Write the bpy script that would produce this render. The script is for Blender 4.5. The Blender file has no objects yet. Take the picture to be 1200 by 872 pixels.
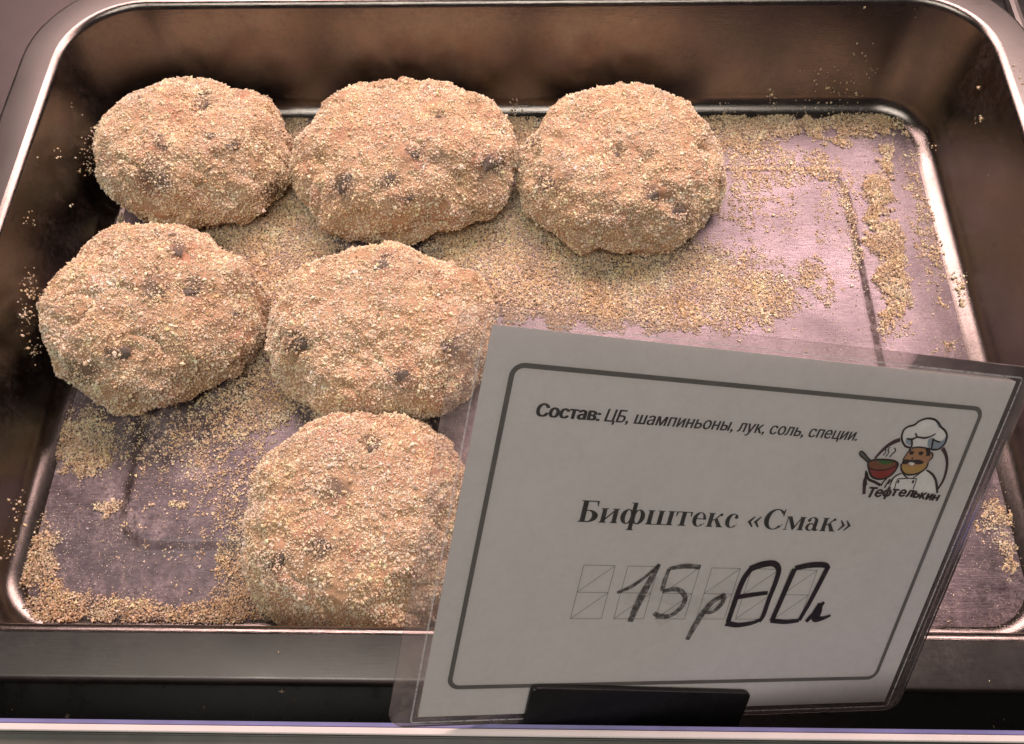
import bpy, bmesh, math, random
import numpy as np
from mathutils import Matrix, Vector
from mathutils.geometry import delaunay_2d_cdt

random.seed(7)
RNG = np.random.default_rng(11)
scene = bpy.context.scene
COL = scene.collection

# ------------------------------------------------------------------ camera
F_PX = 994.466
CAM = np.array([0.0060022, -0.3287956, 0.3526067])
def cam_rot(p, yaw, roll):
    c, s = math.cos, math.sin
    Rx = np.array([[1, 0, 0], [0, c(p), -s(p)], [0, s(p), c(p)]])
    Rz = np.array([[c(yaw), -s(yaw), 0], [s(yaw), c(yaw), 0], [0, 0, 1]])
    Rr = np.array([[c(roll), -s(roll), 0], [s(roll), c(roll), 0], [0, 0, 1]])
    return Rz @ Rx @ Rr
RM = cam_rot(0.462581, 0.0517729, -0.0437956)
cd = bpy.data.cameras.new('camera')
cam = bpy.data.objects.new('camera', cd)
COL.objects.link(cam)
M = np.eye(4); M[:3, :3] = RM; M[:3, 3] = CAM
cam.matrix_world = Matrix(M.tolist())
cd.sensor_fit = 'HORIZONTAL'
cd.sensor_width = 36.0
cd.lens = 36.0 * F_PX / 1200.0
cd.clip_start = 0.005
cd.clip_end = 50
scene.camera = cam

# ------------------------------------------------------------------ world, lamps, exposure
w = bpy.data.worlds.new('World')
scene.world = w
w.use_nodes = True
w.node_tree.nodes['Background'].inputs[0].default_value = (0.62, 0.56, 0.50, 1)
w.node_tree.nodes['Background'].inputs[1].default_value = 0.075

def area(name, loc, target, sx, sy, power, col):
    l = bpy.data.lights.new(name, 'AREA')
    l.shape = 'RECTANGLE'; l.size = sx; l.size_y = sy
    l.energy = power; l.color = col
    o = bpy.data.objects.new(name, l)
    COL.objects.link(o)
    o.location = loc
    o.rotation_euler = (Vector(target) - Vector(loc)).to_track_quat('-Z', 'Y').to_euler()
    return o
# the display case's pink-white tube, above and behind the tray
area('case_tube_lamp', (0.05, 0.34, 0.60), (0.0, -0.12, 0.0), 1.2, 0.22, 14.8, (1.0, 0.70, 0.67))
# the shop's ceiling lighting, high behind the viewer
area('shop_ceiling_lamp', (-0.25, -0.95, 2.0), (0.0, -0.2, 0.1), 1.6, 0.8, 23.0, (1.0, 0.935, 0.86))

vs = scene.view_settings
vs.view_transform = 'Standard'
vs.look = 'None'
vs.exposure = 0.0
vs.gamma = 1.0
scene.cycles.use_denoising = True
scene.cycles.max_bounces = 8
scene.cycles.transparent_max_bounces = 16

# ------------------------------------------------------------------ helpers
def unproj(px, py, z):
    d = RM @ np.array([(px - 600) / F_PX, (436 - py) / F_PX, -1.0])
    return CAM + d * ((z - CAM[2]) / d[2])

def project(P):
    d = (np.asarray(P) - CAM) @ RM
    return np.stack([600 - F_PX * d[:, 0] / d[:, 2], 436 + F_PX * d[:, 1] / d[:, 2]], 1)

def link(o, parent=None):
    COL.objects.link(o)
    if parent is not None:
        o.parent = parent
    return o

def tag(o, label=None, cat=None, group=None, kind=None):
    if label: o['label'] = label
    if cat: o['category'] = cat
    if group: o['group'] = group
    if kind: o['kind'] = kind
    return o

def empty(name, loc=(0, 0, 0)):
    o = bpy.data.objects.new(name, None)
    o.empty_display_size = 0.01
    o.location = loc
    return link(o)

def mesh_obj(name, verts, faces, mat, parent=None, smooth=False):
    me = bpy.data.meshes.new(name)
    me.from_pydata([tuple(map(float, v)) for v in verts], [], [tuple(map(int, f)) for f in faces])
    me.update()
    if smooth:
        me.polygons.foreach_set('use_smooth', [True] * len(me.polygons))
    me.materials.append(mat)
    o = bpy.data.objects.new(name, me)
    link(o, parent)
    if parent is not None:
        o.matrix_parent_inverse = Matrix.Translation(-parent.location)
    return o

def tri_obj(name, V, T, mat, parent=None, colors=None, smooth=False):
    """big triangle soup from numpy arrays"""
    me = bpy.data.meshes.new(name)
    me.vertices.add(len(V)); me.vertices.foreach_set('co', V.astype(np.float32).ravel())
    me.loops.add(T.size); me.loops.foreach_set('vertex_index', T.astype(np.int32).ravel())
    me.polygons.add(len(T))
    me.polygons.foreach_set('loop_start', np.arange(0, T.size, T.shape[1], dtype=np.int32))
    if colors is not None:
        a = me.attributes.new('tint', 'FLOAT_COLOR', 'POINT')
        a.data.foreach_set('color', np.c_[colors, np.ones(len(colors))].astype(np.float32).ravel())
    me.update(calc_edges=True)
    me.polygons.foreach_set('use_smooth', [smooth] * len(me.polygons))
    me.validate()
    me.materials.append(mat)
    o = bpy.data.objects.new(name, me)
    link(o, parent)
    if parent is not None:
        o.matrix_parent_inverse = Matrix.Translation(-parent.location)
    return o

# numpy gradient noise
_perm = np.random.default_rng(3).permutation(256)
_perm = np.r_[_perm, _perm, _perm]
_grad = np.random.default_rng(4).normal(size=(256, 3)); _grad /= np.linalg.norm(_grad, axis=1)[:, None]
def perlin(P):
    P = np.asarray(P, float)
    i = np.floor(P).astype(int); f = P - i
    u = f * f * f * (f * (f * 6 - 15) + 10)
    i &= 255
    out = 0
    for dx in (0, 1):
        wx = u[:, 0] if dx else 1 - u[:, 0]
        for dy in (0, 1):
            wy = u[:, 1] if dy else 1 - u[:, 1]
            for dz in (0, 1):
                wz = u[:, 2] if dz else 1 - u[:, 2]
                g = _grad[_perm[_perm[_perm[i[:, 0] + dx] + i[:, 1] + dy] + i[:, 2] + dz]]
                out = out + wx * wy * wz * (g * (f - np.array([dx, dy, dz]))).sum(1)
    return out * 1.6
def fbm(P, o=3):
    s, a, n = 0, 1, 0
    for k in range(o):
        s = s + a * perlin(P * 2 ** k + 17.3 * k); n += a; a *= .5
    return s / n

# ------------------------------------------------------------------ materials
def new_mat(name):
    m = bpy.data.materials.new(name); m.use_nodes = True
    nt = m.node_tree
    return m, nt, nt.nodes['Principled BSDF']
def nd(nt, typ, **kw):
    n = nt.nodes.new(typ)
    for k, v in kw.items():
        if k in n.inputs.keys() if hasattr(n.inputs, 'keys') else False:
            n.inputs[k].default_value = v
        else:
            setattr(n, k, v)
    return n
def noise(nt, scale, detail=4, rough=.55, vec=None, stretch=None):
    t = nt.nodes.new('ShaderNodeTexCoord')
    n = nt.nodes.new('ShaderNodeTexNoise')
    n.inputs['Scale'].default_value = scale
    n.inputs['Detail'].default_value = detail
    n.inputs['Roughness'].default_value = rough
    src = t.outputs['Object']
    if stretch:
        mp = nt.nodes.new('ShaderNodeMapping'); mp.inputs['Scale'].default_value = stretch
        nt.links.new(src, mp.inputs['Vector']); src = mp.outputs['Vector']
    nt.links.new(src, n.inputs['Vector'])
    return n.outputs['Fac']
def ramp(nt, src, a, b, ca, cb):
    r = nt.nodes.new('ShaderNodeValToRGB')
    r.color_ramp.elements[0].position = a; r.color_ramp.elements[1].position = b
    r.color_ramp.elements[0].color = (*ca, 1) if not np.isscalar(ca) else (ca, ca, ca, 1)
    r.color_ramp.elements[1].color = (*cb, 1) if not np.isscalar(cb) else (cb, cb, cb, 1)
    nt.links.new(src, r.inputs['Fac'])
    return r.outputs['Color']
def mixc(nt, fac, a, b, mode='MIX'):
    m = nt.nodes.new('ShaderNodeMix'); m.data_type = 'RGBA'; m.blend_type = mode
    for sock, v in ((m.inputs['Factor'], fac), (m.inputs['A'], a), (m.inputs['B'], b)):
        if hasattr(v, 'default_value') or hasattr(v, 'links'):
            nt.links.new(v, sock)
        elif np.isscalar(v): sock.default_value = v
        else: sock.default_value = (*v, 1)
    # the RGBA sockets are the later ones of the same name
    return m
def mix_rgb(nt, fac, a, b, mode='MIX'):
    m = nt.nodes.new('ShaderNodeMixRGB'); m.blend_type = mode
    for i, v in enumerate((fac, a, b)):
        s = m.inputs[i]
        if isinstance(v, bpy.types.NodeSocket): nt.links.new(v, s)
        elif np.isscalar(v): s.default_value = v
        else: s.default_value = (*v, 1)
    return m.outputs[0]
def bump(nt, bsdf, h, strength, dist):
    b = nt.nodes.new('ShaderNodeBump')
    b.inputs['Strength'].default_value = strength; b.inputs['Distance'].default_value = dist
    nt.links.new(h, b.inputs['Height']); nt.links.new(b.outputs['Normal'], bsdf.inputs['Normal'])

def steel(name, base, r0, r1, film=0.0, film_col=(.5, .45, .42), bmp=.12, drag=False):
    m, nt, b = new_mat(name)
    b.inputs['Metallic'].default_value = 1
    smear = noise(nt, 26, 6, .6)
    fine = noise(nt, 420, 3, .6)
    scratch = noise(nt, 30, 3, .6, stretch=(2.5, 130, 130))
    col = mix_rgb(nt, ramp(nt, smear, .35, .7, 0, .55), base, tuple(c * .72 for c in base))
    nt.links.new(col, b.inputs['Base Color'])
    rr = mix_rgb(nt, .22, ramp(nt, smear, .3, .72, r0, r1), ramp(nt, scratch, .3, .7, r0, r1))
    nt.links.new(rr, b.inputs['Roughness'])
    if film:
        spots = noise(nt, 60, 8, .72)
        grain = noise(nt, 1100, 2, .6)
        f = mix_rgb(nt, 1, ramp(nt, spots, .40, .66, .05, 1), ramp(nt, mix_rgb(nt, .5, fine, grain), .40, .58, .1, 1), 'MULTIPLY')
        if drag:                              # dried smears dragged along the tray
            sm = mix_rgb(nt, .45, noise(nt, 60, 5, .7, stretch=(1.6, .35, 1)), noise(nt, 34, 6, .75))
            f = mix_rgb(nt, 1, f, ramp(nt, sm, .40, .60, .12, 1.0), 'MULTIPLY')
        ff = mix_rgb(nt, 1, f, (film,) * 3, 'MULTIPLY')
        d = nt.nodes.new('ShaderNodeBsdfDiffuse'); d.inputs['Color'].default_value = (*film_col, 1)
        mx = nt.nodes.new('ShaderNodeMixShader')
        nt.links.new(ff, mx.inputs[0]); nt.links.new(b.outputs[0], mx.inputs[1]); nt.links.new(d.outputs[0], mx.inputs[2])
        nt.links.new(mx.outputs[0], nt.nodes['Material Output'].inputs['Surface'])
    h = mix_rgb(nt, .5, scratch, smear)
    bump(nt, b, h, bmp, .0006)
    return m
STEEL_FLOOR = steel('worn_steel_floor', (.17, .145, .157), .28, .54, 1.0, (.42, .35, .355), .35, drag=True)
STEEL_WALL = steel('brushed_steel_wall', (.19, .170, .155), .12, .30, .30, (.13, .105, .09), .18)
STEEL_RIM = steel('steel_rim', (.165, .155, .145), .26, .44, .25, (.14, .13, .12), .05)
STEEL_PANEL = steel('dull_steel_panel', (.11, .096, .093), .40, .55, .4, (.08, .07, .068), .1)

def plain(name, col, rough=.5, metal=0, spec=.5, var=.15, scale=60, bmp=0):
    m, nt, b = new_mat(name)
    n = noise(nt, scale, 4)
    c = mix_rgb(nt, ramp(nt, n, .3, .7, 0, 1), tuple(x * (1 - var) for x in col), tuple(min(1, x * (1 + var)) for x in col))
    nt.links.new(c, b.inputs['Base Color'])
    nt.links.new(ramp(nt, noise(nt, scale * 2.3, 4), .3, .7, max(.02, rough * .8), min(1, rough * 1.25)), b.inputs['Roughness'])
    b.inputs['Metallic'].default_value = metal
    b.inputs['Specular IOR Level'].default_value = spec
    if bmp: bump(nt, b, n, bmp, .001)
    return m
BLACK_SHELF = plain('black_shelf_plastic', (.016, .0165, .015), .3, spec=.5)
BLACK_CLIP = plain('black_clip_plastic', (.009, .009, .009), .45, spec=.35, scale=200)
PAPER = plain('white_paper', (.87, .85, .84), .75, spec=.2, var=.02, scale=40)
def add_translucency(m, fac, col):
    nt = m.node_tree; b = nt.nodes['Principled BSDF']
    tl = nt.nodes.new('ShaderNodeBsdfTranslucent'); tl.inputs['Color'].default_value = (*col, 1)
    mx = nt.nodes.new('ShaderNodeMixShader'); mx.inputs[0].default_value = fac
    nt.links.new(b.outputs[0], mx.inputs[1]); nt.links.new(tl.outputs[0], mx.inputs[2])
    nt.links.new(mx.outputs[0], nt.nodes['Material Output'].inputs['Surface'])
add_translucency(PAPER, .22, (.8, .78, .75))
RAIL_WHITE = plain('white_rail_paint', (.72, .66, .64), .4, var=.05)
RAIL_REFLECTION = plain('blue_violet_reflection', (.16, .16, .34), .4, var=.15)  # blue-violet reflection along the rail, put in as a painted colour
RAIL_OLIVE = plain('grey_olive_profile', (.10, .098, .085), .45, var=.2)
INK = plain('print_ink', (.035, .034, .034), .7, spec=.2, var=.1)
BORDER_INK = plain('grey_border_ink', (.15, .14, .13), .7, spec=.2, var=.1)
GRID_INK = plain('thin_grey_ink', (.22, .21, .20), .7, spec=.2)
def flat(name, col): return plain(name, col, .7, spec=.2, var=.06, scale=300)

def marker(name, col, a0, a1):
    m, nt, b = new_mat(name)
    b.inputs['Base Color'].default_value = (*col, 1)
    b.inputs['Roughness'].default_value = .55
    tr = nt.nodes.new('ShaderNodeBsdfTransparent')
    mx = nt.nodes.new('ShaderNodeMixShader')
    nt.links.new(ramp(nt, noise(nt, 900, 4, .7), .3, .6, a0, a1), mx.inputs[0])
    nt.links.new(tr.outputs[0], mx.inputs[1]); nt.links.new(b.outputs[0], mx.inputs[2])
    nt.links.new(mx.outputs[0], nt.nodes['Material Output'].inputs['Surface'])
    return m
MARK_DARK = marker('marker_dark', (.018, .012, .016), .80, 1)
MARK_FADE = marker('marker_faded', (.05, .045, .042), .22, .85)
SMUDGE = marker('marker_smudge', (.16, .15, .14), 0, .07)

def laminate_mat(name, k):
    m, nt, b = new_mat(name)
    b.inputs['Base Color'].default_value = (.80, .76, .75, 1)
    b.inputs['Roughness'].default_value = .5
    tl = nt.nodes.new('ShaderNodeBsdfTranslucent'); tl.inputs['Color'].default_value = (.9, .84, .83, 1)
    m0 = nt.nodes.new('ShaderNodeMixShader'); m0.inputs[0].default_value = .6
    nt.links.new(b.outputs[0], m0.inputs[1]); nt.links.new(tl.outputs[0], m0.inputs[2])
    tr = nt.nodes.new('ShaderNodeBsdfTransparent'); tr.inputs['Color'].default_value = (.985, .975, .972, 1)
    gl = nt.nodes.new('ShaderNodeBsdfGlossy'); gl.inputs['Roughness'].default_value = .12
    wear = noise(nt, 240, 6, .75)
    big = noise(nt, 38, 3, .6)
    fac = mix_rgb(nt, .5, ramp(nt, wear, .42, .75, .05 * k, .40 * k), ramp(nt, big, .35, .7, .08 * k, .18 * k))
    m1 = nt.nodes.new('ShaderNodeMixShader')
    nt.links.new(fac, m1.inputs[0]); nt.links.new(tr.outputs[0], m1.inputs[1]); nt.links.new(m0.outputs[0], m1.inputs[2])
    lw = nt.nodes.new('ShaderNodeFresnel'); lw.inputs['IOR'].default_value = 1.42
    m2 = nt.nodes.new('ShaderNodeMixShader')
    nt.links.new(lw.outputs[0], m2.inputs[0]); nt.links.new(m1.outputs[0], m2.inputs[1]); nt.links.new(gl.outputs[0], m2.inputs[2])
    bp = nt.nodes.new('ShaderNodeBump'); bp.inputs['Strength'].default_value = .15; bp.inputs['Distance'].default_value = .0004
    nt.links.new(big, bp.inputs['Height']); nt.links.new(bp.outputs['Normal'], gl.inputs['Normal'])
    nt.links.new(m2.outputs[0], nt.nodes['Material Output'].inputs['Surface'])
    return m
LAMINATE = laminate_mat('laminate_front', .6)
LAMINATE_BACK = laminate_mat('laminate_back', 1.1)

def crumb_mat():
    m, nt, b = new_mat('breadcrumb')
    a = nt.nodes.new('ShaderNodeAttribute'); a.attribute_name = 'tint'
    nt.links.new(a.outputs['Color'], b.inputs['Base Color'])
    b.inputs['Roughness'].default_value = .6
    b.inputs['Specular IOR Level'].default_value = .35
    tl = nt.nodes.new('ShaderNodeBsdfTranslucent'); nt.links.new(a.outputs['Color'], tl.inputs['Color'])
    mx = nt.nodes.new('ShaderNodeMixShader'); mx.inputs[0].default_value = .18
    nt.links.new(b.outputs[0], mx.inputs[1]); nt.links.new(tl.outputs[0], mx.inputs[2])
    nt.links.new(mx.outputs[0], nt.nodes['Material Output'].inputs['Surface'])
    return m
CRUMB = crumb_mat()
def meat_mat():
    m, nt, b = new_mat('crumbed_meat')
    a = nt.nodes.new('ShaderNodeAttribute'); a.attribute_name = 'tint'
    n = noise(nt, 900, 4, .7)
    c = mix_rgb(nt, .55, a.outputs['Color'], ramp(nt, n, .3, .7, .45, 1.25), 'MULTIPLY')
    nt.links.new(c, b.inputs['Base Color'])
    b.inputs['Roughness'].default_value = .6
    b.inputs['Specular IOR Level'].default_value = .3
    bump(nt, b, n, .5, .0008)
    return m
MEAT = meat_mat()

# ------------------------------------------------------------------ setting: shelf
def box(name, lo, hi, mat, parent=None, bev=0.0):
    bm = bmesh.new()
    bmesh.ops.create_cube(bm, size=1)
    lo, hi = Vector(lo), Vector(hi)
    for v in bm.verts:
        v.co = Vector(((lo[i] + hi[i]) / 2 + v.co[i] * (hi[i] - lo[i])) for i in range(3))
    if bev:
        bmesh.ops.bevel(bm, geom=list(bm.edges), offset=bev, segments=2, affect='EDGES')
    me = bpy.data.meshes.new(name); bm.to_mesh(me); bm.free()
    me.materials.append(mat)
    o = bpy.data.objects.new(name, me); link(o, parent)
    if parent is not None: o.matrix_parent_inverse = Matrix.Translation(-parent.location)
    return o
tag(box('display_shelf', (-.75, -.308, -.03), (.75, .45, -.0015), BLACK_SHELF), kind='structure')

# ------------------------------------------------------------------ steel tray
TC = (0.0012, -0.1330)
FHX, FHY, TH = 0.2065, 0.1335, 0.060
LEAN = .0040      # the pan's walls lean a little towards the back
def TCZ(z): return (TC[0], TC[1] + LEAN * z / TH)
NC = 12
def rrect(cx, cy, hx, hy, r, z):
    pts = []
    for (sx, sy, a0) in ((1, 1, 0), (-1, 1, 90), (-1, -1, 180), (1, -1, 270)):
        ox, oy = cx + sx * (hx - r), cy + sy * (hy - r)
        for k in range(NC + 1):
            a = math.radians(a0 + 90 * k / NC)
            pts.append((ox + r * math.cos(a), oy + r * math.sin(a), z))
    # extra points along straight sides keep quads regular
    return pts
def loops_mesh(name, loops, mat, parent, cap=False):
    V, Fc = [], []
    n = len(loops[0])
    for L in loops: V += L
    for i in range(len(loops) - 1):
        for k in range(n):
            a, b = i * n + k, i * n + (k + 1) % n
            Fc.append((a, a + n, b + n, b))
    if cap: Fc.append(tuple(range(n)))
    return mesh_obj(name, V, Fc, mat, parent, smooth=True)
tray = empty('steel_tray', (TC[0], TC[1], 0))
tag(tray, 'rectangular stainless steel food tray with rounded corners, holding breaded patties', 'tray')
EC = (-0.0015, -0.1358)
EHX, EHY, ER, EZ = 0.1705, 0.1027, 0.019, 0.0028
fl = [rrect(*EC, EHX - .006, EHY - .006, ER, EZ)]
for u, z in ((-.0046, 1.0), (-.0040, .95), (-.0033, .8), (-.0008, .2), (-.0001, .05), (.0006, 0), (.003, 0)):
    fl.append(rrect(*EC, EHX + u, EHY + u, ER + u, EZ * z))
fl.append(rrect(*TC, FHX - .010, FHY - .010, .017, 0))
FR = .009                                     # fillet radius between floor and wall
WALL_A = math.radians(82.2)    # wall angle from the horizontal
start = 0.0
def prof():
    p = []
    for k in range(11):
        a = WALL_A * k / 10
        p.append((start + FR * math.sin(a), FR * (1 - math.cos(a))))
    u0, z0 = p[-1]
    # lip: convex arc radius LR ending flat at z=TH
    LR = .0035
    du = LR * math.sin(WALL_A); dz = LR * (1 - math.cos(WALL_A))
    zl = TH - dz
    ul = u0 + (zl - z0) / math.tan(WALL_A)
    for t in (.33, .66): p.append((u0 + (ul - u0) * t, z0 + (zl - z0) * t))
    cu, cz = ul + du, TH - LR
    for k in range(9):
        a = WALL_A * (1 - k / 8)
        p.append((cu - LR * math.sin(a), cz + LR * math.cos(a)))
    return p
PR = prof()
fl.append(rrect(*TC, FHX + start, FHY + start, .020, 0))
loops_mesh('floor', fl, STEEL_FLOOR, tray, cap=True)
def crad(u): return .020 + (u - start) * .95
wl = [rrect(*TCZ(z), FHX + u, FHY + u, crad(u), z) for u, z in PR]
loops_mesh('wall', wl, STEEL_WALL, tray)
u1 = PR[-1][0]
FW = .0135
rl = [rrect(*TCZ(TH), FHX + u1, FHY + u1, crad(u1), TH), rrect(*TCZ(TH), FHX + u1 + FW, FHY + u1 + FW, crad(u1) + FW, TH)]
RR = .0025
for k in range(1, 8):
    a = math.radians(100) * k / 7
    uu = u1 + FW + RR * math.sin(a)
    rl.append(rrect(*TCZ(TH), FHX + uu, FHY + uu, crad(u1) + uu - u1, TH - RR * (1 - math.cos(a))))
rl.append(rrect(*TCZ(TH), FHX + uu - .0008, FHY + uu - .0008, crad(u1) + uu - u1, TH - .010))
rl.append(rrect(*TCZ(TH), FHX + uu - .0022, FHY + uu - .0022, crad(u1) + uu - u1 - .001, TH - .010))
loops_mesh('rim', rl, STEEL_RIM, tray)

def wall_u(z):
    zs = np.array([q[1] for q in PR]); us = np.array([q[0] for q in PR])
    return np.interp(z, zs, us)

# ------------------------------------------------------------------ crumbs
OCT_V = np.array([(1, 0, 0), (-1, 0, 0), (0, 1, 0), (0, -1, 0), (0, 0, 1), (0, 0, -1)], float)
OCT_T = np.array([(0, 2, 4), (2, 1, 4), (1, 3, 4), (3, 0, 4), (2, 0, 5), (1, 2, 5), (3, 1, 5), (0, 3, 5)])
TET_V = np.array([(1, 1, 1), (1, -1, -1), (-1, 1, -1), (-1, -1, 1)], float) * .8
TET_T = np.array([(0, 1, 2), (0, 3, 1), (0, 2, 3), (1, 3, 2)])
def crumb_soup(P, size, rng, base=(.80, .62, .38), var=.16, tetra=False):
    n = len(P)
    BV, BT = (TET_V, TET_T) if tetra else (OCT_V, OCT_T)
    m = len(BV)
    q = rng.normal(size=(n, 4)); q /= np.linalg.norm(q, axis=1)[:, None]
    a, b, c, d = q.T
    Rm = np.stack([np.stack([1 - 2 * (c * c + d * d), 2 * (b * c - a * d), 2 * (b * d + a * c)], -1),
                   np.stack([2 * (b * c + a * d), 1 - 2 * (b * b + d * d), 2 * (c * d - a * b)], -1),
                   np.stack([2 * (b * d - a * c), 2 * (c * d + a * b), 1 - 2 * (b * b + c * c)], -1)], 1)
    loc = BV[None] * (1 + rng.normal(0, .22, (n, m, 1))) * (size[:, None] * rng.uniform(.6, 1.3, (n, 3)))[:, None, :]
    V = np.einsum('nij,nkj->nki', Rm, loc) + P[:, None, :]
    T = (BT[None] + m * np.arange(n)[:, None, None])
    v = np.clip(1 + rng.normal(0, var, (n, 1)), .45, 1.35)
    col = np.array(base)[None] * v
    # crumbs lie thicker and paler in some patches, thinner and browner in others
    th = fbm(P / .011 + 91, 3)[:, None]
    col = col * (1 + .22 * np.clip(th * 1.6, -1, 1)) 
    pat = fbm(P / .017 + 44, 2)[:, None]
    col = col * (1 + pat * np.array([.02, -.06, -.22]))
    hue = rng.normal(0, .05, (n, 1))
    col = col * np.c_[1 + hue * .3, np.ones(n), 1 - hue * 1.6]
    white = rng.random(n) < .07
    col[white] = np.array((.86, .78, .62)) * rng.uniform(.9, 1.05, (white.sum(), 1))
    dark = rng.random(n) < .025
    col[dark] *= np.array((.6, .5, .42))
    col = np.clip(np.repeat(col, m, 0), 0, .92)
    return V.reshape(-1, 3), T.reshape(-1, 3), col

# ------------------------------------------------------------------ patties
NU, NV = 220, 116
def patty_shape(seed, ax, ay, h, cx, cy, tilt, hi, rot=0.0):
    u = np.linspace(0, 2 * np.pi, NU, endpoint=False)
    v = np.linspace(0, np.pi, NV)
    U, Vv = np.meshgrid(u, v)
    e = .80
    s, c = np.sin(Vv), np.cos(Vv)
    X = np.sign(s) * np.abs(s) ** e * np.cos(U); Y = np.abs(s) ** e * np.sin(U); Z = np.sign(c) * np.abs(c) ** .95
    D = np.stack([X, Y, Z], -1).reshape(-1, 3)
    o = seed * 13.7
    # outline and body lumps (metres)
    ang = np.stack([np.cos(U).ravel() * 1.15, np.sin(U).ravel() * 1.15, np.full(U.size, o)], 1)
    out = 1 + .065 * perlin(ang) + .035 * perlin(ang * 2.3 + 5) + .012 * perlin(ang * 5 + 9)
    P = D * np.array([ax, ay, 1])
    P[:, :2] *= out[:, None]
    top = .64 * h; bot = .36 * h
    P[:, 2] = np.where(D[:, 2] > 0, D[:, 2] * top, D[:, 2] * bot)
    N = D / np.array([ax, ay, h * .6]); N /= np.linalg.norm(N, axis=1)[:, None]
    q = P + np.array([o, o * .7, o * .3])
    wq = q + .006 * np.stack([perlin(q / .02 + 50), perlin(q / .02 + 60), perlin(q / .02 + 80)], 1)
    fold = perlin(wq / np.array([.045, .028, .03]) + 20)
    amp = .0044 * fbm(q / .028, 2) - .0027 * np.abs(perlin(wq / .021 + 3)) + .0011 * np.tanh(fold * 5) + .001
    if hi:
        amp = amp + .0021 * fbm(q / .0075, 2) - .0012 * np.maximum(0, perlin(q / .010 + 9) - .25) * 3 + .00045 * perlin(q / .0028)
    cr = perlin(wq / .024 + 61); cm = np.clip(perlin(q / .03 + 71) * 3 + .2, 0, 1)
    amp = amp - .0024 * np.exp(-(cr / .055) ** 2) * cm * (1 if hi else 0)
    P = P + N * amp[:, None]
    P[:, 2] = np.where(P[:, 2] > top * .8, top * .8 + (P[:, 2] - top * .8) * .75, P[:, 2])
    ct, st = math.cos(tilt), math.sin(tilt)
    P[:, 0], P[:, 2] = P[:, 0] * ct + P[:, 2] * st, -P[:, 0] * st + P[:, 2] * ct
    zmin = -bot * .80
    P[:, 2] -= zmin
    if tilt: P[:, 2] += ax * abs(st) * .55
    P += np.array([cx, cy, 0])
    # rest on the tray floor and lean on its walls
    zf = np.where((np.abs(P[:, 0] - EC[0]) < EHX) & (np.abs(P[:, 1] - EC[1]) < EHY), EZ, 0) + .0006
    P[:, 2] = np.maximum(P[:, 2], zf)
    lim = FHX + wall_u(np.clip(P[:, 2], 0, TH)) - .0006
    P[:, 0] = np.clip(P[:, 0], TC[0] - lim, TC[0] + lim)
    return P, D
def sphere_faces():
    i, k = np.meshgrid(np.arange(NV - 1), np.arange(NU), indexing='ij')
    a = i * NU + k; b = i * NU + (k + 1) % NU
    return np.stack([a, a + NU, b + NU, b], -1).reshape(-1, 4)
SF = sphere_faces()
DARK = {  # dark mushroom and onion specks showing through the crumbs, at the places seen
    'a': [(182, 208, 22), (192, 168, 9), (245, 158, 7), (240, 118, 12), (325, 220, 18), (275, 168, 9)],
    'b': [(455, 212, 15), (487, 178, 9), (518, 133, 8), (580, 190, 15), (400, 215, 16), (480, 235, 8)],
    'c': [(640, 215, 14), (765, 230, 14), (620, 165, 12), (725, 180, 7), (800, 250, 14)],
    'd': [(210, 290, 10), (278, 368, 7), (135, 415, 14), (180, 340, 18), (95, 435, 20), (230, 335, 16), (300, 330, 6)],
    'e': [(450, 306, 13), (525, 405, 14), (345, 400, 16), (470, 440, 12)],
    'g': [(395, 575, 18), (370, 640, 16), (320, 660, 14), (440, 520, 12)],
}
PINK = [(205, 130, 22), (235, 240, 20), (440, 150, 25), (700, 150, 30), (280, 395, 24), (470, 420, 26), (330, 690, 22), (520, 330, 20), (390, 500, 30)]
PATTIES = [
    ('a', (110, 345, 90, 272), .046, .15, 'breaded patty lying in the back corner of the steel tray, touching its side wall'),
    ('b', (340, 606, 90, 288), .048, 0, 'breaded patty with the darkest mushroom specks, between two others along the back wall'),
    ('c', (605, 851, 97, 300), .046, 0, 'smooth round breaded patty next to the bare crumb streaked part of the tray'),
    ('d', (44, 318, 262, 487), .048, .13, 'breaded patty with a ridged top, leaning on the side wall with crumbs stuck beside it'),
    ('e', (313, 583, 283, 503), .046, 0, 'breaded patty amid the others, its edge behind the upper corner of the price card'),
    ('g', (283, 560, 483, 764), .048, 0, 'breaded patty against the front rim of the tray, half hidden by the price card'),
]
MUSHROOM = plain('mushroom_piece', (.13, .105, .085), .6, spec=.3, var=.45, scale=700, bmp=.4)
def piece_mesh(seed):
    bm = bmesh.new(); bmesh.ops.create_icosphere(bm, subdivisions=2, radius=1)
    co = np.array([tuple(v.co) for v in bm.verts])
    k = 1 + .45 * perlin(co * 1.3 + seed * 7.1) + .2 * perlin(co * 3 + seed)
    for v, kk in zip(bm.verts, k): v.co *= float(kk)
    me = bpy.data.meshes.new('mushroom_piece'); bm.to_mesh(me); bm.free(); me.materials.append(MUSHROOM)
    return me
PIECES = [piece_mesh(i + 1) for i in range(5)]
CRUMB_BASE = (.90, .73, .52)
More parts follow.
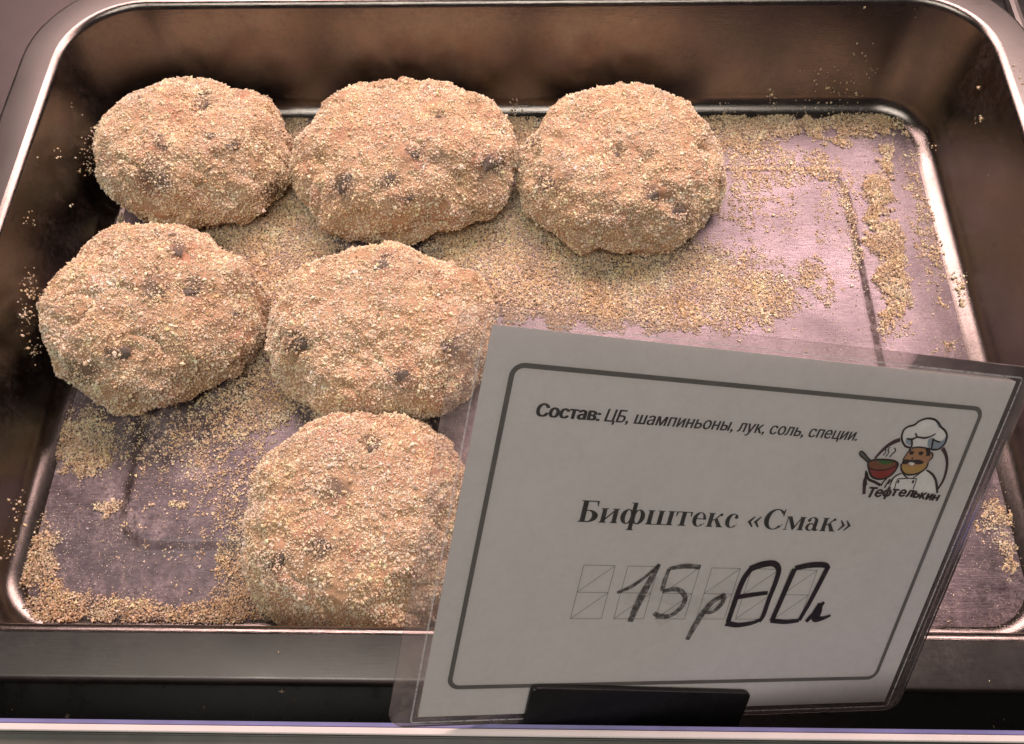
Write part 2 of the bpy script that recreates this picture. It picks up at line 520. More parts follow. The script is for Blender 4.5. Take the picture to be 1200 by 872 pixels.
for idx, (key, bb, h, tilt, label) in enumerate(PATTIES):
    cx, cy = unproj((bb[0] + bb[1]) / 2, (bb[2] + bb[3]) / 2, .018)[:2]
    ax, ay = .050, .045
    for it in range(7):
        P, D = patty_shape(idx + 1, ax, ay, h, cx, cy, tilt, it > 4)
        px = project(P)
        x0, x1 = px[:, 0].min(), px[:, 0].max(); y0, y1 = px[:, 1].min(), px[:, 1].max()
        sc = F_PX / .36
        ax *= ((bb[1] - bb[0]) / (x1 - x0)) ** .9
        ay *= ((bb[3] - bb[2]) / (y1 - y0)) ** 1.15
        ay = min(max(ay, .036), .056); ax = min(max(ax, .040), .060)
        cx += ((bb[0] + bb[1]) - (x0 + x1)) / 2 / sc
        cy -= ((bb[2] + bb[3]) - (y0 + y1)) / 2 / sc / .85
    P, D = patty_shape(idx + 1, ax, ay, h, cx, cy, tilt, True)
    print('patty', key, 'ax %.4f ay %.4f c %.4f %.4f' % (ax, ay, cx, cy), project(P).min(0), project(P).max(0))
    root = empty('breaded_patty', (cx, cy, 0))
    tag(root, label, 'patty', 'raw breaded patties lying in the tray')
    px = project(P)
    dk = np.zeros(len(P)); pk = np.zeros(len(P))
    wx, wy = 9 * perlin(P / .005 + 2) + 5 * perlin(P / .002 + 2), 9 * perlin(P / .005 + 33) + 5 * perlin(P / .002 + 33)
    for (sx, sy, sr) in DARK[key]:
        d = np.hypot(px[:, 0] + wx - sx, (px[:, 1] + wy - sy) * 1.2)
        dk = np.maximum(dk, np.clip(1.3 - d / sr, 0, .75))
    dk = np.maximum(dk, np.clip((perlin(P / .0085 + 40) - .62) * 3, 0, .5))
    for (sx, sy, sr) in PINK:
        pk = np.maximum(pk, np.clip(1.2 - np.hypot(px[:, 0] - sx, px[:, 1] - sy) / sr, 0, 1))
    pk = np.maximum(pk, np.clip(perlin(P / .013 + 70) * 1.6, 0, 1))
    col = np.array((.46, .30, .175))[None] * (1 + .18 * perlin(P / .006)[:, None])
    col = col * (1 - pk[:, None] * .7) + np.array((.44, .22, .14)) * pk[:, None] * .7
    col = col * (1 - dk[:, None]) + np.array((.10, .085, .07)) * dk[:, None]
    quads = SF
    tri_obj('patty_body', P, quads, MEAT, root, colors=np.clip(col, 0, 1), smooth=True)
    cdist = np.linalg.norm(P - CAM, axis=1)
    for j, (sx, sy, sr) in enumerate(DARK[key]):
        if sr > 16: continue
        near = np.hypot(px[:, 0] - sx, px[:, 1] - sy) < 5
        if not near.any(): continue
        ii = np.where(near)[0][np.argmin(cdist[near])]
        dirn = P[ii] - np.array([cx, cy, .012]); dirn[2] *= 1.8; dirn /= np.linalg.norm(dirn)
        o = bpy.data.objects.new('mushroom_piece', PIECES[(idx + j) % 5]); link(o, root)
        sz = sr * .00022
        o.matrix_world = Matrix.Translation(Vector(P[ii] - dirn * sz * .30)) @ Vector(dirn).to_track_quat('Z', 'Y').to_matrix().to_4x4() @ Matrix.Rotation(j * 1.7 + idx, 4, 'Z') @ Matrix.Diagonal((sz * 1.5, sz * .95, sz * .40, 1))
        o.matrix_parent_inverse = Matrix.Translation(-root.location)
    # breadcrumb coating
    A, B, C, Dv = (P[quads[:, k]] for k in range(4))
    nrm = np.cross(C - A, Dv - B); ar = np.linalg.norm(nrm, axis=1) * .5
    nrm /= np.maximum(1e-12, ar * 2)[:, None]
    if (nrm * (A - P.mean(0))).sum() < 0: nrm = -nrm
    wgt = ar * np.clip(nrm[:, 2] + .75, .1, 1)
    n = 52000
    fi = RNG.choice(len(quads), n, p=wgt / wgt.sum())
    s, t = RNG.random((2, n, 1))
    pt = A[fi] * (1 - s) * (1 - t) + B[fi] * s * (1 - t) + C[fi] * s * t + Dv[fi] * (1 - s) * t
    dkf = dk[quads[fi, 0]]
    cov = fbm(pt / .010 + 30, 3) + .12
    keep = RNG.random(n) > np.clip(dkf * .55 + np.clip(-cov, 0, 1) * 2.6, 0, .9)
    pt, nn = pt[keep], nrm[fi][keep]
    size = np.clip(RNG.lognormal(math.log(.00026), .50, len(pt)), .00010, .0011)
    pt = pt + nn * (size * RNG.uniform(.0, .75, len(pt)) + np.where(dkf[keep] > .3, RNG.uniform(0, .0007, len(pt)), 0))[:, None]
    big = size > np.quantile(size, .55)
    Va, Ta, ca = crumb_soup(pt[big], size[big], RNG, CRUMB_BASE)
    Vb, Tb, cb = crumb_soup(pt[~big], size[~big], RNG, (.90, .76, .58), tetra=True)
    Vc, Tc, cc = np.r_[Va, Vb], np.r_[Ta, Tb + len(Va)], np.r_[ca, cb]
    tag(tri_obj('breadcrumb_coating', Vc, Tc, CRUMB, root, colors=cc), kind='stuff')

# ------------------------------------------------------------------ loose crumbs on the tray floor
# (pixel centre, pixel radii, rotation deg, density, height) -> placed on the tray floor
ZONES = [
    (310, 300, 90, 60, 0, 1.0, 1), (300, 390, 60, 60, 0, .8, 1), (360, 270, 50, 60, 0, 1, 1), (345, 160, 26, 30, 0, 1, 1), (600, 165, 40, 40, 0, 1, 1.2),
    (570, 290, 70, 50, 0, .95, 1), (600, 270, 50, 60, 0, .9, 1), (520, 350, 80, 50, 0, .9, 1), (680, 345, 150, 40, 5, .95, 1.2), (800, 340, 130, 46, 8, .85, 1),
    (660, 365, 130, 22, 4, 1, 1.6), (880, 345, 60, 32, 20, .8, 1), (720, 325, 200, 50, 4, .85, 1), (560, 320, 60, 60, 0, .95, 1), (740, 372, 120, 18, 4, .8, 1.2), (870, 165, 26, 20, 0, .9, 1.2), (900, 240, 40, 40, 0, .35, 1), (985, 215, 22, 30, 0, .4, 1),
    (900, 148, 80, 15, 0, 1, 1.6), (1010, 145, 50, 16, 0, 1, 2.2), (960, 150, 100, 10, 0, 1, 1.6),
    (880, 190, 30, 60, 10, .6, 1), (905, 200, 50, 26, 0, .55, 1), (960, 195, 14, 20, 0, .8, 1.4),
    (1040, 190, 13, 22, 0, 1, 2.2), (1040, 295, 17, 86, -10, 1, 2.4), (1024, 235, 14, 26, -20, 1, 2.6), (1040, 370, 12, 22, 0, .9, 1.4),
    (995, 270, 12, 60, -8, .55, 1), (965, 255, 10, 50, 0, .35, 1), (1085, 260, 16, 90, -12, .45, 1), (1075, 170, 12, 20, 0, .5, 1), (1100, 335, 14, 30, -12, .4, 1),
    (945, 320, 18, 14, 30, .8, 1.2), (965, 350, 8, 26, -14, .5, 1), (920, 250, 24, 46, 0, .25, 1), (870, 250, 22, 30, 0, .45, 1),
    (1105, 405, 22, 10, 0, .35, 1),
    (100, 520, 40, 34, -30, .95, 1.3), (90, 545, 20, 16, 0, 1, 1.4), (245, 505, 60, 45, 0, .5, 1), (300, 470, 50, 50, 0, .8, 1), (180, 520, 60, 40, 0, .38, 1), (270, 545, 60, 60, 0, .45, 1), (230, 620, 90, 60, 0, .2, 1),
    (42, 655, 24, 40, 10, 1, 2.0), (70, 700, 30, 20, 20, .9, 1.4), (120, 715, 90, 14, 0, .9, 1.3), (60, 722, 50, 12, 0, 1, 1.4), (250, 722, 70, 14, 0, .95, 1.6), (290, 705, 40, 26, 0, .9, 1.5),
    (280, 660, 22, 40, 0, .8, 1.2), (215, 598, 12, 10, 0, .7, 1), (128, 598, 9, 12, 0, .9, 1.4), (260, 560, 50, 40, 0, .28, 1), (285, 610, 30, 60, 0, .5, 1),
    (135, 265, 12, 14, 0, 1, 1.6), (335, 235, 30, 30, 0, .9, 1), (560, 240, 40, 30, 0, .9, 1),
    (1165, 600, 14, 26, -10, .7, 1), (1180, 650, 10, 30, -10, .6, 1), (1190, 668, 8, 10, 0, 1, 1.5), (1150, 620, 14, 5, 25, .7, 1),
    (700, 640, 180, 120, 0, .5, 1), (950, 560, 150, 120, 0, .3, 1), (430, 470, 80, 60, 0, .8, 1),
]
N0 = 1080000
xy = np.c_[RNG.uniform(TC[0] - FHX - .0015, TC[0] + FHX + .0015, N0), RNG.uniform(TC[1] - FHY - .0015, TC[1] + FHY + .0015, N0)]
p3 = np.c_[xy, np.zeros(N0)]
px = project(p3)
dens = np.zeros(N0); hgt = np.ones(N0)
wob = np.stack([perlin(p3 / .012 + 5), perlin(p3 / .012 + 25)], 1) * 16 + np.stack([perlin(p3 / .004 + 5), perlin(p3 / .004 + 25)], 1) * 8
pw = px + wob
for (cx, cy, rx, ry, rot, dn, hh) in ZONES:
    a = math.radians(rot)
    dx, dy = pw[:, 0] - cx, pw[:, 1] - cy
    ex = (dx * math.cos(a) + dy * math.sin(a)) / rx; ey = (-dx * math.sin(a) + dy * math.cos(a)) / ry
    r = np.sqrt(ex * ex + ey * ey)
    f = dn * np.clip((1.35 - r) / .65, 0, 1)
    hgt = np.where(f > dens, 1 + (hh - 1) * np.clip(1.3 - r, 0, 1), hgt)
    dens = np.maximum(dens, f)
clump = fbm(p3 / .0045 + 11, 2); streak = fbm(p3 / np.array([.004, .03, 1]) + 3, 2)
eff = np.clip(dens * 1.45 - .42 + .75 * clump * (1.25 - dens) + .3 * streak, 0, 1) * (dens > .02) + np.clip(dens - .1, 0, .3) * .12
keep = RNG.random(N0) < eff * .70 + .006 * np.clip(.6 + 2 * fbm(p3 / .02 + 8, 2), .1, 2)
pt = p3[keep]; hk = hgt[keep]; dk_ = dens[keep]
# follow the floor relief: raised panel, then the fillet at the edge
def floor_z(P):
    ex = np.maximum(np.abs(P[:, 0] - EC[0]) - EHX, np.abs(P[:, 1] - EC[1]) - EHY)
    z = EZ * np.clip(-ex / .004, 0, 1)
    u = np.maximum(np.abs(P[:, 0] - TC[0]) - FHX, np.abs(P[:, 1] - TC[1]) - FHY)
    du = np.clip(u - start, 0, FR * .95)
    return z + np.where(u > start, FR - np.sqrt(np.maximum(FR * FR - du * du, 0)), 0)
size = np.clip(RNG.lognormal(math.log(.00026), .38, len(pt)), .00012, .0009) * np.where(dk_ < .05, .75, 1)
pt[:, 2] = floor_z(pt) + size * .5 + RNG.random(len(pt)) * np.clip(hk - .75, 0, 3) * .0016 * (dk_ > .4)
Vc, Tc, cc = crumb_soup(pt, size, RNG, (.88, .69, .47), tetra=True)
print('floor crumbs', len(pt))
tag(tri_obj('breadcrumbs', Vc, Tc, CRUMB, None, colors=cc), 'loose yellow breadcrumbs spilled over the floor of the steel tray', 'breadcrumbs', kind='stuff')
# fine flour specks
n = 120000
xy = np.c_[RNG.uniform(TC[0] - FHX, TC[0] + FHX, n), RNG.uniform(TC[1] - FHY, TC[1] + FHY, n), np.zeros(n)]
kk = RNG.random(n) < np.clip(.35 + 1.5 * fbm(xy / .02 + 60, 3), .04, 1)
xy = xy[kk]
size = np.clip(RNG.lognormal(math.log(.00013), .4, len(xy)), .00006, .0004)
xy[:, 2] = floor_z(xy) + size * .4
Vc, Tc, cc = crumb_soup(xy, size, RNG, (.80, .72, .62), .1, tetra=True)
tag(tri_obj('flour_dust', Vc, Tc, CRUMB, None, colors=cc), 'fine pale flour dust sprinkled on the bare steel tray floor', 'dust', kind='stuff')
# crumbs stuck to the walls: (pixel, spread px, count, side)
WALLC = [(110, 165, 12, 70, 'L'), (105, 190, 10, 60, 'L'), (68, 180, 5, 8, 'L'), (36, 260, 6, 12, 'L'), (52, 145, 2, 2, 'L'), (42, 188, 2, 2, 'L'), (83, 240, 2, 2, 'L'),
         (36, 340, 10, 90, 'L'), (30, 370, 10, 60, 'L'), (40, 410, 8, 40, 'L'), (85, 125, 2, 3, 'L'), (140, 110, 8, 14, 'B'),
         (1125, 335, 6, 90, 'R'), (1128, 355, 5, 60, 'R'), (1115, 325, 6, 30, 'R'), (1145, 100, 3, 3, 'R'), (1145, 142, 5, 7, 'R'), (1085, 170, 10, 20, 'R'), (1075, 230, 12, 20, 'R'), (1160, 210, 3, 3, 'R'),
         (1070, 18, 4, 4, 'B'), (1010, 80, 26, 34, 'B'), (1060, 98, 12, 14, 'B'), (905, 118, 7, 40, 'B'), (950, 120, 20, 50, 'B'), (985, 128, 26, 90, 'B'), (603, 126, 5, 40, 'B'), (850, 135, 6, 60, 'B'),
         (20, 600, 14, 30, 'L'), (12, 640, 10, 40, 'L')]
PW = []
for (sx, sy, sp, n, side) in WALLC:
    for k in range(n):
        qx, qy = sx + random.gauss(0, sp * .6), sy + random.gauss(0, sp)
        # walk down the viewing ray until it meets the wall profile
        best = None
        for z in np.linspace(TH, 0, 61):
            P = unproj(qx, qy, z); u = float(wall_u(z))
            g = {'L': (TC[0] - FHX - u) - P[0], 'R': P[0] - (TC[0] + FHX + u), 'B': P[1] - (TCZ(z)[1] + FHY + u)}[side]
            if best is None or abs(g) < best[0]: best = (abs(g), P)
        if best[0] < .002: PW.append(best[1])
for k in range(9):
    PW.append(np.array((random.uniform(-.20, .20), random.uniform(-.2945, -.2835), TH + .0002)))
for k in range(14):
    PW.append(np.array((random.uniform(.2275, .235), random.uniform(-.06, .0), TH + .0002)))
for k in range(12):
    PW.append(np.array((random.uniform(-.2, .22), random.uniform(-.309, -.2975), .0402)))
PW = np.array(PW)
size = np.clip(RNG.lognormal(math.log(.00042), .4, len(PW)), .0002, .001)
Vc, Tc, cc = crumb_soup(PW, size, RNG, (.82, .68, .46))
tag(tri_obj('stuck_crumbs', Vc, Tc, CRUMB, None, colors=cc), 'sparse breadcrumbs stuck to the walls and rim of the steel tray', 'breadcrumbs', kind='stuff')

# ------------------------------------------------------------------ price card (its own plane, millimetres from the paper's top left corner)
C_TL = np.array([-0.00249258, -0.2379492, 0.19330694])
C_X = np.array([0.94410861, 0.06530198, -0.32310151])
C_Y = np.array([0.19217296, 0.68734095, 0.70045126])
C_X /= np.linalg.norm(C_X); C_Y -= C_X * (C_X @ C_Y); C_Y /= np.linalg.norm(C_Y)
C_N = np.cross(C_X, C_Y)
def uv(px, py):
    d = RM @ np.array([(px - 600) / F_PX, (436 - py) / F_PX, -1.0])
    P = CAM + d * (((C_TL - CAM) @ C_N) / (d @ C_N)) - C_TL
    return np.array([P @ C_X, P @ C_Y]) * 1000
def on_card(u, v, lift):
    return C_TL + C_X * u * .001 + C_Y * v * .001 + C_N * lift
card = empty('price_card', tuple(on_card(73, -108, 0)))
tag(card, 'laminated white price card with a printed border and handwritten price, standing before the tray', 'price card')
CP = Matrix.Translation(-card.location)
def card_mesh(name, verts2, faces, mat, lift, parent=None):
    """flat print on the card; verts2 in mm, optional third value adds lift in metres"""
    V = [on_card(v[0], v[1], lift + (v[2] if len(v) > 2 else 0)) for v in verts2]
    o = mesh_obj(name, V, faces, mat, None)
    o.parent = parent or card
    o.matrix_parent_inverse = CP if parent is None else Matrix.Identity(4)
    return o
def rr2(x0, y0, x1, y1, r, n=8):
    pts = []
    for (cx, cy, a0) in ((x1 - r, y1 - r, 0), (x0 + r, y1 - r, 90), (x0 + r, y0 + r, 180), (x1 - r, y0 + r, 270)):
        for k in range(n + 1):
            a = math.radians(a0 + 90 * k / n)
            pts.append((cx + r * math.cos(a), cy + r * math.sin(a)))
    return pts
def slab(name, outline, l0, l1, mat, bev=0):
    n = len(outline)
    V = []
    ctr = np.mean(outline, 0)
    rings = [(1, l0), (1, l1)] if not bev else [(0, l0), (1, l0 + bev), (1, l1 - bev), (0, l1)]
    for s, l in rings:
        for (a, b) in outline:
            if bev and s == 0:
                d = np.array((a, b)) - ctr; d = d / np.linalg.norm(d) * bev * 1000
                V.append(on_card(a - d[0], b - d[1], l))
            else: V.append(on_card(a, b, l))
    Fc = []
    m = len(rings)
    for i in range(m - 1):
        for k in range(n):
            Fc.append((i * n + k, i * n + (k + 1) % n, (i + 1) * n + (k + 1) % n, (i + 1) * n + k))
    Fc.append(tuple(range(n - 1, -1, -1))); Fc.append(tuple(range((m - 1) * n, m * n)))
    return V, Fc
def card_slab(name, outline, l0, l1, mat, bev=0):
    V, Fc = slab(name, outline, l0, l1, mat, bev)
    o = mesh_obj(name, V, Fc, mat, None)
    o.parent = card; o.matrix_parent_inverse = CP
    return o
card_slab('paper_sheet', [(0, -106.6), (145.8, -106.6), (145.8, 0), (0, 0)], -.00012, .00012, PAPER)
card_slab('laminate_sleeve', rr2(-7.7, -109.6, 151.6, 4.3, 5.0), -.00042, .00042, LAMINATE, .0001)
lam = bpy.data.objects['laminate_sleeve'].data
lam.materials.append(LAMINATE_BACK)
for i in range(len(lam.polygons) - 1): lam.polygons[i].material_index = 1

SEAL = marker('film_seal', (.92, .88, .88), .15, .45)
def ribbon(pts, width, closed=False, taper=None, sub=6):
    """smooth flat stroke; pts in mm, width in mm or a list of widths"""
    P = np.array(pts, float); n = len(P)
    W = np.full(n, width, float) if np.isscalar(width) else np.array(width, float)
    out, ww = [], []
    if n == 2 or sub == 1:
        out, ww = list(P), list(W)
    else:
        segs = n if closed else n - 1
        for i in range(segs):
            if closed: p0, p1, p2, p3 = (P[(i + j) % n] for j in (-1, 0, 1, 2)); w1, w2 = W[i], W[(i + 1) % n]
            else: p0, p1, p2, p3 = P[max(i - 1, 0)], P[i], P[i + 1], P[min(i + 2, n - 1)]; w1, w2 = W[i], W[i + 1]
            for k in range(sub):
                t = k / sub
                out.append(.5 * ((2 * p1) + (p2 - p0) * t + (2 * p0 - 5 * p1 + 4 * p2 - p3) * t * t + (3 * p1 - p0 - 3 * p2 + p3) * t ** 3))
                ww.append(w1 + (w2 - w1) * t)
        if not closed: out.append(P[-1]); ww.append(W[-1])
    out = np.array(out); m = len(out)
    V, Fc = [], []
    for i in range(m):
        a = out[(i - 1) % m] if (closed or i) else out[i]; b = out[(i + 1) % m] if (closed or i < m - 1) else out[i]
        d = b - a; d = d / (np.linalg.norm(d) + 1e-9); nn = np.array((-d[1], d[0])) * ww[i] / 2
        V += [tuple(out[i] + nn), tuple(out[i] - nn)]
    for i in range(m if closed else m - 1):
        k = (i + 1) % m
        Fc.append((2 * i, 2 * i + 1, 2 * k + 1, 2 * k))
    return V, Fc
def smooth_poly(pts, sub=5):
    P = np.array(pts, float); n = len(P); out = []
    for i in range(n):
        p0, p1, p2, p3 = (P[(i + j) % n] for j in (-1, 0, 1, 2))
        for k in range(sub):
            t = k / sub
            out.append(tuple(.5 * ((2 * p1) + (p2 - p0) * t + (2 * p0 - 5 * p1 + 4 * p2 - p3) * t * t + (3 * p1 - p0 - 3 * p2 + p3) * t ** 3)))
    return out, [tuple(range(len(out)))]
def merge(parts, dl=1.0e-6):
    V, Fc = [], []
    for i, (v, f) in enumerate(parts):
        b = len(V)
        V += [(q[0], q[1], i * dl + (q[2] if len(q) > 2 else 0)) for q in v]
        Fc += [tuple(k + b for k in g) for g in f]
    return V, Fc
L1 = .000150     # print lies on the paper, under the film
def frame(x0, y0, x1, y1, r, w):
    o = rr2(x0, y0, x1, y1, r); i = rr2(x0 + w, y0 + w, x1 - w, y1 - w, r - w)
    n = len(o)
    return o + i, [(k, (k + 1) % n, n + (k + 1) % n, n + k) for k in range(n)]
v, f = frame(5.9, -98.0, 139.2, -8.0, 3.4, 1.25)
card_mesh('printed_border', v, f, BORDER_INK, L1)
v, f = frame(-2.0, -108.3, 147.4, 1.5, 1.2, .45)
card_mesh('film_seal', v, f, SEAL, .00046)

def text_mesh(s, bold=0.0, shear=0.0):
    cu = bpy.data.curves.new('t', 'FONT'); cu.body = s; cu.size = 1; cu.offset = bold; cu.shear = shear
    cu.resolution_u = 3
    ob = bpy.data.objects.new('t', cu); COL.objects.link(ob)
    cu.fill_mode = 'NONE'
    dg = bpy.context.evaluated_depsgraph_get()
    me = bpy.data.meshes.new_from_object(ob.evaluated_get(dg))
    V = np.array([tuple(x.co)[:2] for x in me.vertices]); Ed = np.array([tuple(e.vertices) for e in me.edges])
    bpy.data.objects.remove(ob); bpy.data.curves.remove(cu); bpy.data.meshes.remove(me)
    cv, ce, cf, _, _, _ = delaunay_2d_cdt([Vector(p) for p in V], [tuple(map(int, e)) for e in Ed], [], 0, 1e-6)
    cv = np.array([tuple(p) for p in cv])
    A, B = V[Ed[:, 0]], V[Ed[:, 1]]
    Fc = []
    for t in cf:                                  # keep the triangles inside the outlines (even-odd)
        c = cv[list(t)].mean(0)
        m = (A[:, 1] > c[1]) != (B[:, 1] > c[1])
        xi = A[m, 0] + (c[1] - A[m, 1]) / (B[m, 1] - A[m, 1]) * (B[m, 0] - A[m, 0])
        if (xi > c[0]).sum() % 2: Fc.append(tuple(t))
    return cv, Fc
def put_text(s, x0, x1, base, height, cap=.73, bold=0, shear=0, slant=0, double=None):
    V, Fc = text_mesh(s, bold, shear)
    V[:, 0] += V[:, 1] * slant
    mn, mx = V[:, 0].min(), V[:, 0].max()
    V = np.c_[x0 + (V[:, 0] - mn) * (x1 - x0) / (mx - mn), base + V[:, 1] * height / cap]
    n, F0 = len(V), list(Fc)
    V = np.c_[V, np.zeros(n)]; B0 = V.copy()
    for j, (dx, dy) in enumerate(double or ()):
        V = np.r_[V, B0 + np.array([dx, dy, (j + 1) * 4e-7])]
        Fc = Fc + [tuple(k + n * (j + 1) for k in g) for g in F0]
    return V.tolist(), Fc
sost_end = uv(700, 494)[0]
ing = merge([put_text('Состав:', 14.0, sost_end, -20.6, 3.25, slant=.05, double=((.17, 0), (.34, 0), (.5, 0), (.25, .1))),
             put_text('ЦБ, шампиньоны, лук, соль, специи.', sost_end + 1.5, 102.3, -20.6, 3.25, slant=.16, double=((.10, 0), (.2, .03)))])
card_mesh('ingredients_text', *ing, INK, L1)

# --- bold serif lettering for the product name, drawn glyph by glyph (units: 1000 per em)
def R_(x0, y0, x1, y1): return ([(x0, y0), (x1, y0), (x1, y1), (x0, y1)], [(0, 1, 2, 3)])
def P_(*p): return (list(p), [tuple(range(len(p)))])
def ring(cx, cy, rx, ry, icx, icy, irx, iry, a0=0, a1=360, n=30):
    V, Fc = [], []
    for k in range(n + 1):
        a = math.radians(a0 + (a1 - a0) * k / n)
        V += [(cx + rx * math.cos(a), cy + ry * math.sin(a)), (icx + irx * math.cos(a), icy + iry * math.sin(a))]
    for k in range(n): Fc.append((2 * k, 2 * k + 1, 2 * k + 3, 2 * k + 2))
    return V, Fc
def disc(cx, cy, r, n=14): return ([(cx + r * math.cos(2 * math.pi * k / n), cy + r * math.sin(2 * math.pi * k / n)) for k in range(n)], [tuple(range(n))])
def stem(x0, x1, y0=0, y1=460, sb=True, st=True, s=42, t=26):
    o = [R_(x0, y0, x1, y1)]
    if sb: o += [R_(x0 - s, y0, x1 + s, y0 + t), P_((x0 - s * .5, y0 + t), (x0, y0 + t), (x0, y0 + t + 28)), P_((x1 + s * .5, y0 + t), (x1, y0 + t + 28), (x1, y0 + t))]
    if st: o += [R_(x0 - s, y1 - t, x1 + s, y1)]
    return o
GL = {
    'Б': (610, stem(85, 230, 0, 676, s=62) + [R_(230, 640, 520, 676), P_((530, 676), (470, 640), (505, 505), (530, 505)), R_(225, 352, 300, 388), R_(225, 0, 300, 36), ring(300, 194, 275, 194, 290, 194, 115, 158, -90, 90)]),
    'и': (590, stem(65, 195) + stem(395, 525) + [P_((190, 85), (400, 335), (400, 400), (190, 150))]),
    'ф': (780, stem(328, 452, -205, 676, st=False) + [R_(270, 650, 330, 676), ring(225, 228, 195, 240, 245, 228, 75, 205), ring(555, 228, 195, 240, 535, 228, 75, 205)]),
    'ш': (870, stem(65, 195) + stem(370, 500) + stem(675, 805) + [R_(60, 0, 810, 27)]),
    'т': (525, stem(198, 328, st=False, s=60) + [R_(20, 432, 506, 460), P_((20, 460), (20, 300), (46, 300), (80, 434)), P_((506, 460), (446, 434), (480, 300), (506, 300))]),
    'е': (460, [ring(232, 228, 208, 240, 250, 228, 95, 210, 0, 318), R_(140, 236, 440, 266), P_((372, 66), (402, 78), (428, 122), (405, 130))]),
    'к': (570, stem(65, 195) + [R_(195, 215, 250, 250), P_((235, 230), (285, 225), (420, 405), (385, 430)), disc(430, 410, 50), P_((235, 262), (330, 292), (520, 20), (370, 20)), R_(340, 0, 556, 26)]),
    'с': (460, [ring(240, 228, 212, 240, 262, 228, 95, 210, 42, 318), disc(352, 352, 58), P_((385, 74), (412, 84), (428, 118), (402, 124))]),
    ' ': (240, []),
    '«': (520, [P_((40, 225), (150, 225), (255, 395), (215, 410)), P_((40, 225), (215, 40), (255, 55), (150, 225)), P_((240, 225), (350, 225), (455, 395), (415, 410)), P_((240, 225), (415, 40), (455, 55), (350, 225))]),
    '»': (520, [P_((480, 225), (305, 410), (265, 395), (370, 225)), P_((480, 225), (370, 225), (265, 55), (305, 40)), P_((280, 225), (105, 410), (65, 395), (170, 225)), P_((280, 225), (170, 225), (65, 55), (105, 40))]),
    'С': (720, [ring(385, 338, 350, 352, 400, 338, 200, 316, 38, 322), P_((625, 690), (655, 690), (655, 450), (622, 450), (590, 560), (600, 600)), P_((640, 120), (665, 132), (685, 190), (655, 195))]),
    'м': (720, [R_(72, 0, 104, 460), R_(22, 0, 160, 26), R_(22, 434, 190, 460), P_((70, 460), (205, 460), (385, 130), (345, 0), (320, 0)), P_((345, 0), (375, 30), (545, 400), (545, 460), (520, 430), (335, 60))] + stem(525, 655)),
    'а': (520, [R_(280, 60, 400, 340), ring(180, 128, 152, 136, 205, 128, 75, 100), ring(225, 325, 175, 147, 205, 325, 75, 118, 0, 165), disc(98, 352, 55), P_((280, 60), (400, 95), (432, 50), (480, 62), (470, 20), (400, -10), (320, 0))]),
}
def word(s, x0, x1, base, em):
    adv = sum(GL[c][0] for c in s); k = (x1 - x0) / adv; y = em / 1000
    parts, x = [], 0
    for c in s:
        for (v, f) in GL[c][1]:
            parts.append(([(x0 + (x + a) * k, base + b * y) for a, b in v], f))
        x += GL[c][0]
    return merge(parts, 2e-7)
card_mesh('product_name', *word('Бифштекс «Смак»', 30.3, 110.6, -47.7, 8.9), INK, L1)

# --- price grid: six postal style cells
g = []
cells = np.linspace(35.2, 96.0, 6)
for cx0 in cells:
    x0, x1, y0, y1 = cx0, cx0 + 8.6, -76.2, -60.0
    ym = (y0 + y1) / 2
    for a, b in (((x0, y0), (x1, y0)), ((x1, y0), (x1, y1)), ((x1, y1), (x0, y1)), ((x0, y1), (x0, y0)), ((x0, ym), (x1, ym)), ((x0, ym), (x1, y1)), ((x0, y0), (x1, ym))):
        g.append(ribbon([a, b], .16))
card_mesh('price_grid', *merge(g, 2e-7), GRID_INK, L1)

# --- handwriting in felt pen on the film
def hz(*pts): return [uv(640 + x / 3.3333, 630 + y / 3.3333) for x, y in pts]
LH = .00047
fade = [ribbon(hz((275, 212), (330, 188), (385, 150), (440, 100)), [.9, 1.1, .9, .8]), ribbon(hz((440, 100), (400, 170), (360, 245), (325, 325)), [1.0, 1.9, 2.2, 1.6]),
        ribbon(hz((478, 118), (540, 108), (600, 112)), [1.0, 1.6, 1.4]), ribbon(hz((478, 118), (462, 160), (450, 205)), [.9, 1.3, 1.2]),
        ribbon(hz((450, 207), (505, 198), (538, 222), (530, 262), (485, 300), (440, 302), (418, 290)), [1.0, 1.4, 1.5, 1.4, 1.3, 1.5, 1.2]),
        ribbon(hz((690, 225), (650, 245), (610, 290), (575, 345), (548, 395)), [1.2, 1.6, 1.8, 1.8, 1.2]), ribbon(hz((610, 290), (650, 284), (682, 255), (692, 222), (668, 230)), [1.0, 1.2, 1.4, 1.4, .9])]
dark = [ribbon(hz((798, 118), (768, 160), (738, 235), (708, 325)), [1.7, 1.7, 1.6, 1.5]), ribbon(hz((792, 120), (840, 102), (885, 98), (905, 120), (895, 165), (868, 235), (845, 300), (828, 325)), [2.0, 2.1, 1.9, 1.6, 1.5, 1.4, 1.4, 1.2]),
        ribbon(hz((738, 230), (800, 220), (862, 212)), [1.5, 1.5, 1.2]), ribbon(hz((700, 330), (745, 338), (800, 330), (830, 318)), [1.9, 1.6, 1.3, 1.1]),
        ribbon(hz((968, 118), (940, 180), (910, 250), (878, 322)), [1.6, 1.7, 1.6, 1.5]), ribbon(hz((968, 116), (1030, 104), (1085, 104), (1098, 118)), [1.6, 1.9, 1.8, 1.3]),
        ribbon(hz((1098, 110), (1062, 180), (1020, 260), (985, 320)), [1.6, 1.6, 1.4, 1.2]), ribbon(hz((875, 320), (930, 326), (985, 320)), [1.6, 1.4, 1.3]),
        ribbon(hz((1082, 248), (1050, 285), (1012, 325)), [1.0, 1.6, 1.2]), ribbon(hz((1070, 252), (1056, 285), (1050, 312), (1075, 312), (1108, 300)), [1.6, 3.0, 2.6, 1.4, .7])]
hw = card_mesh('handwritten_price', *merge(fade), MARK_FADE, LH)
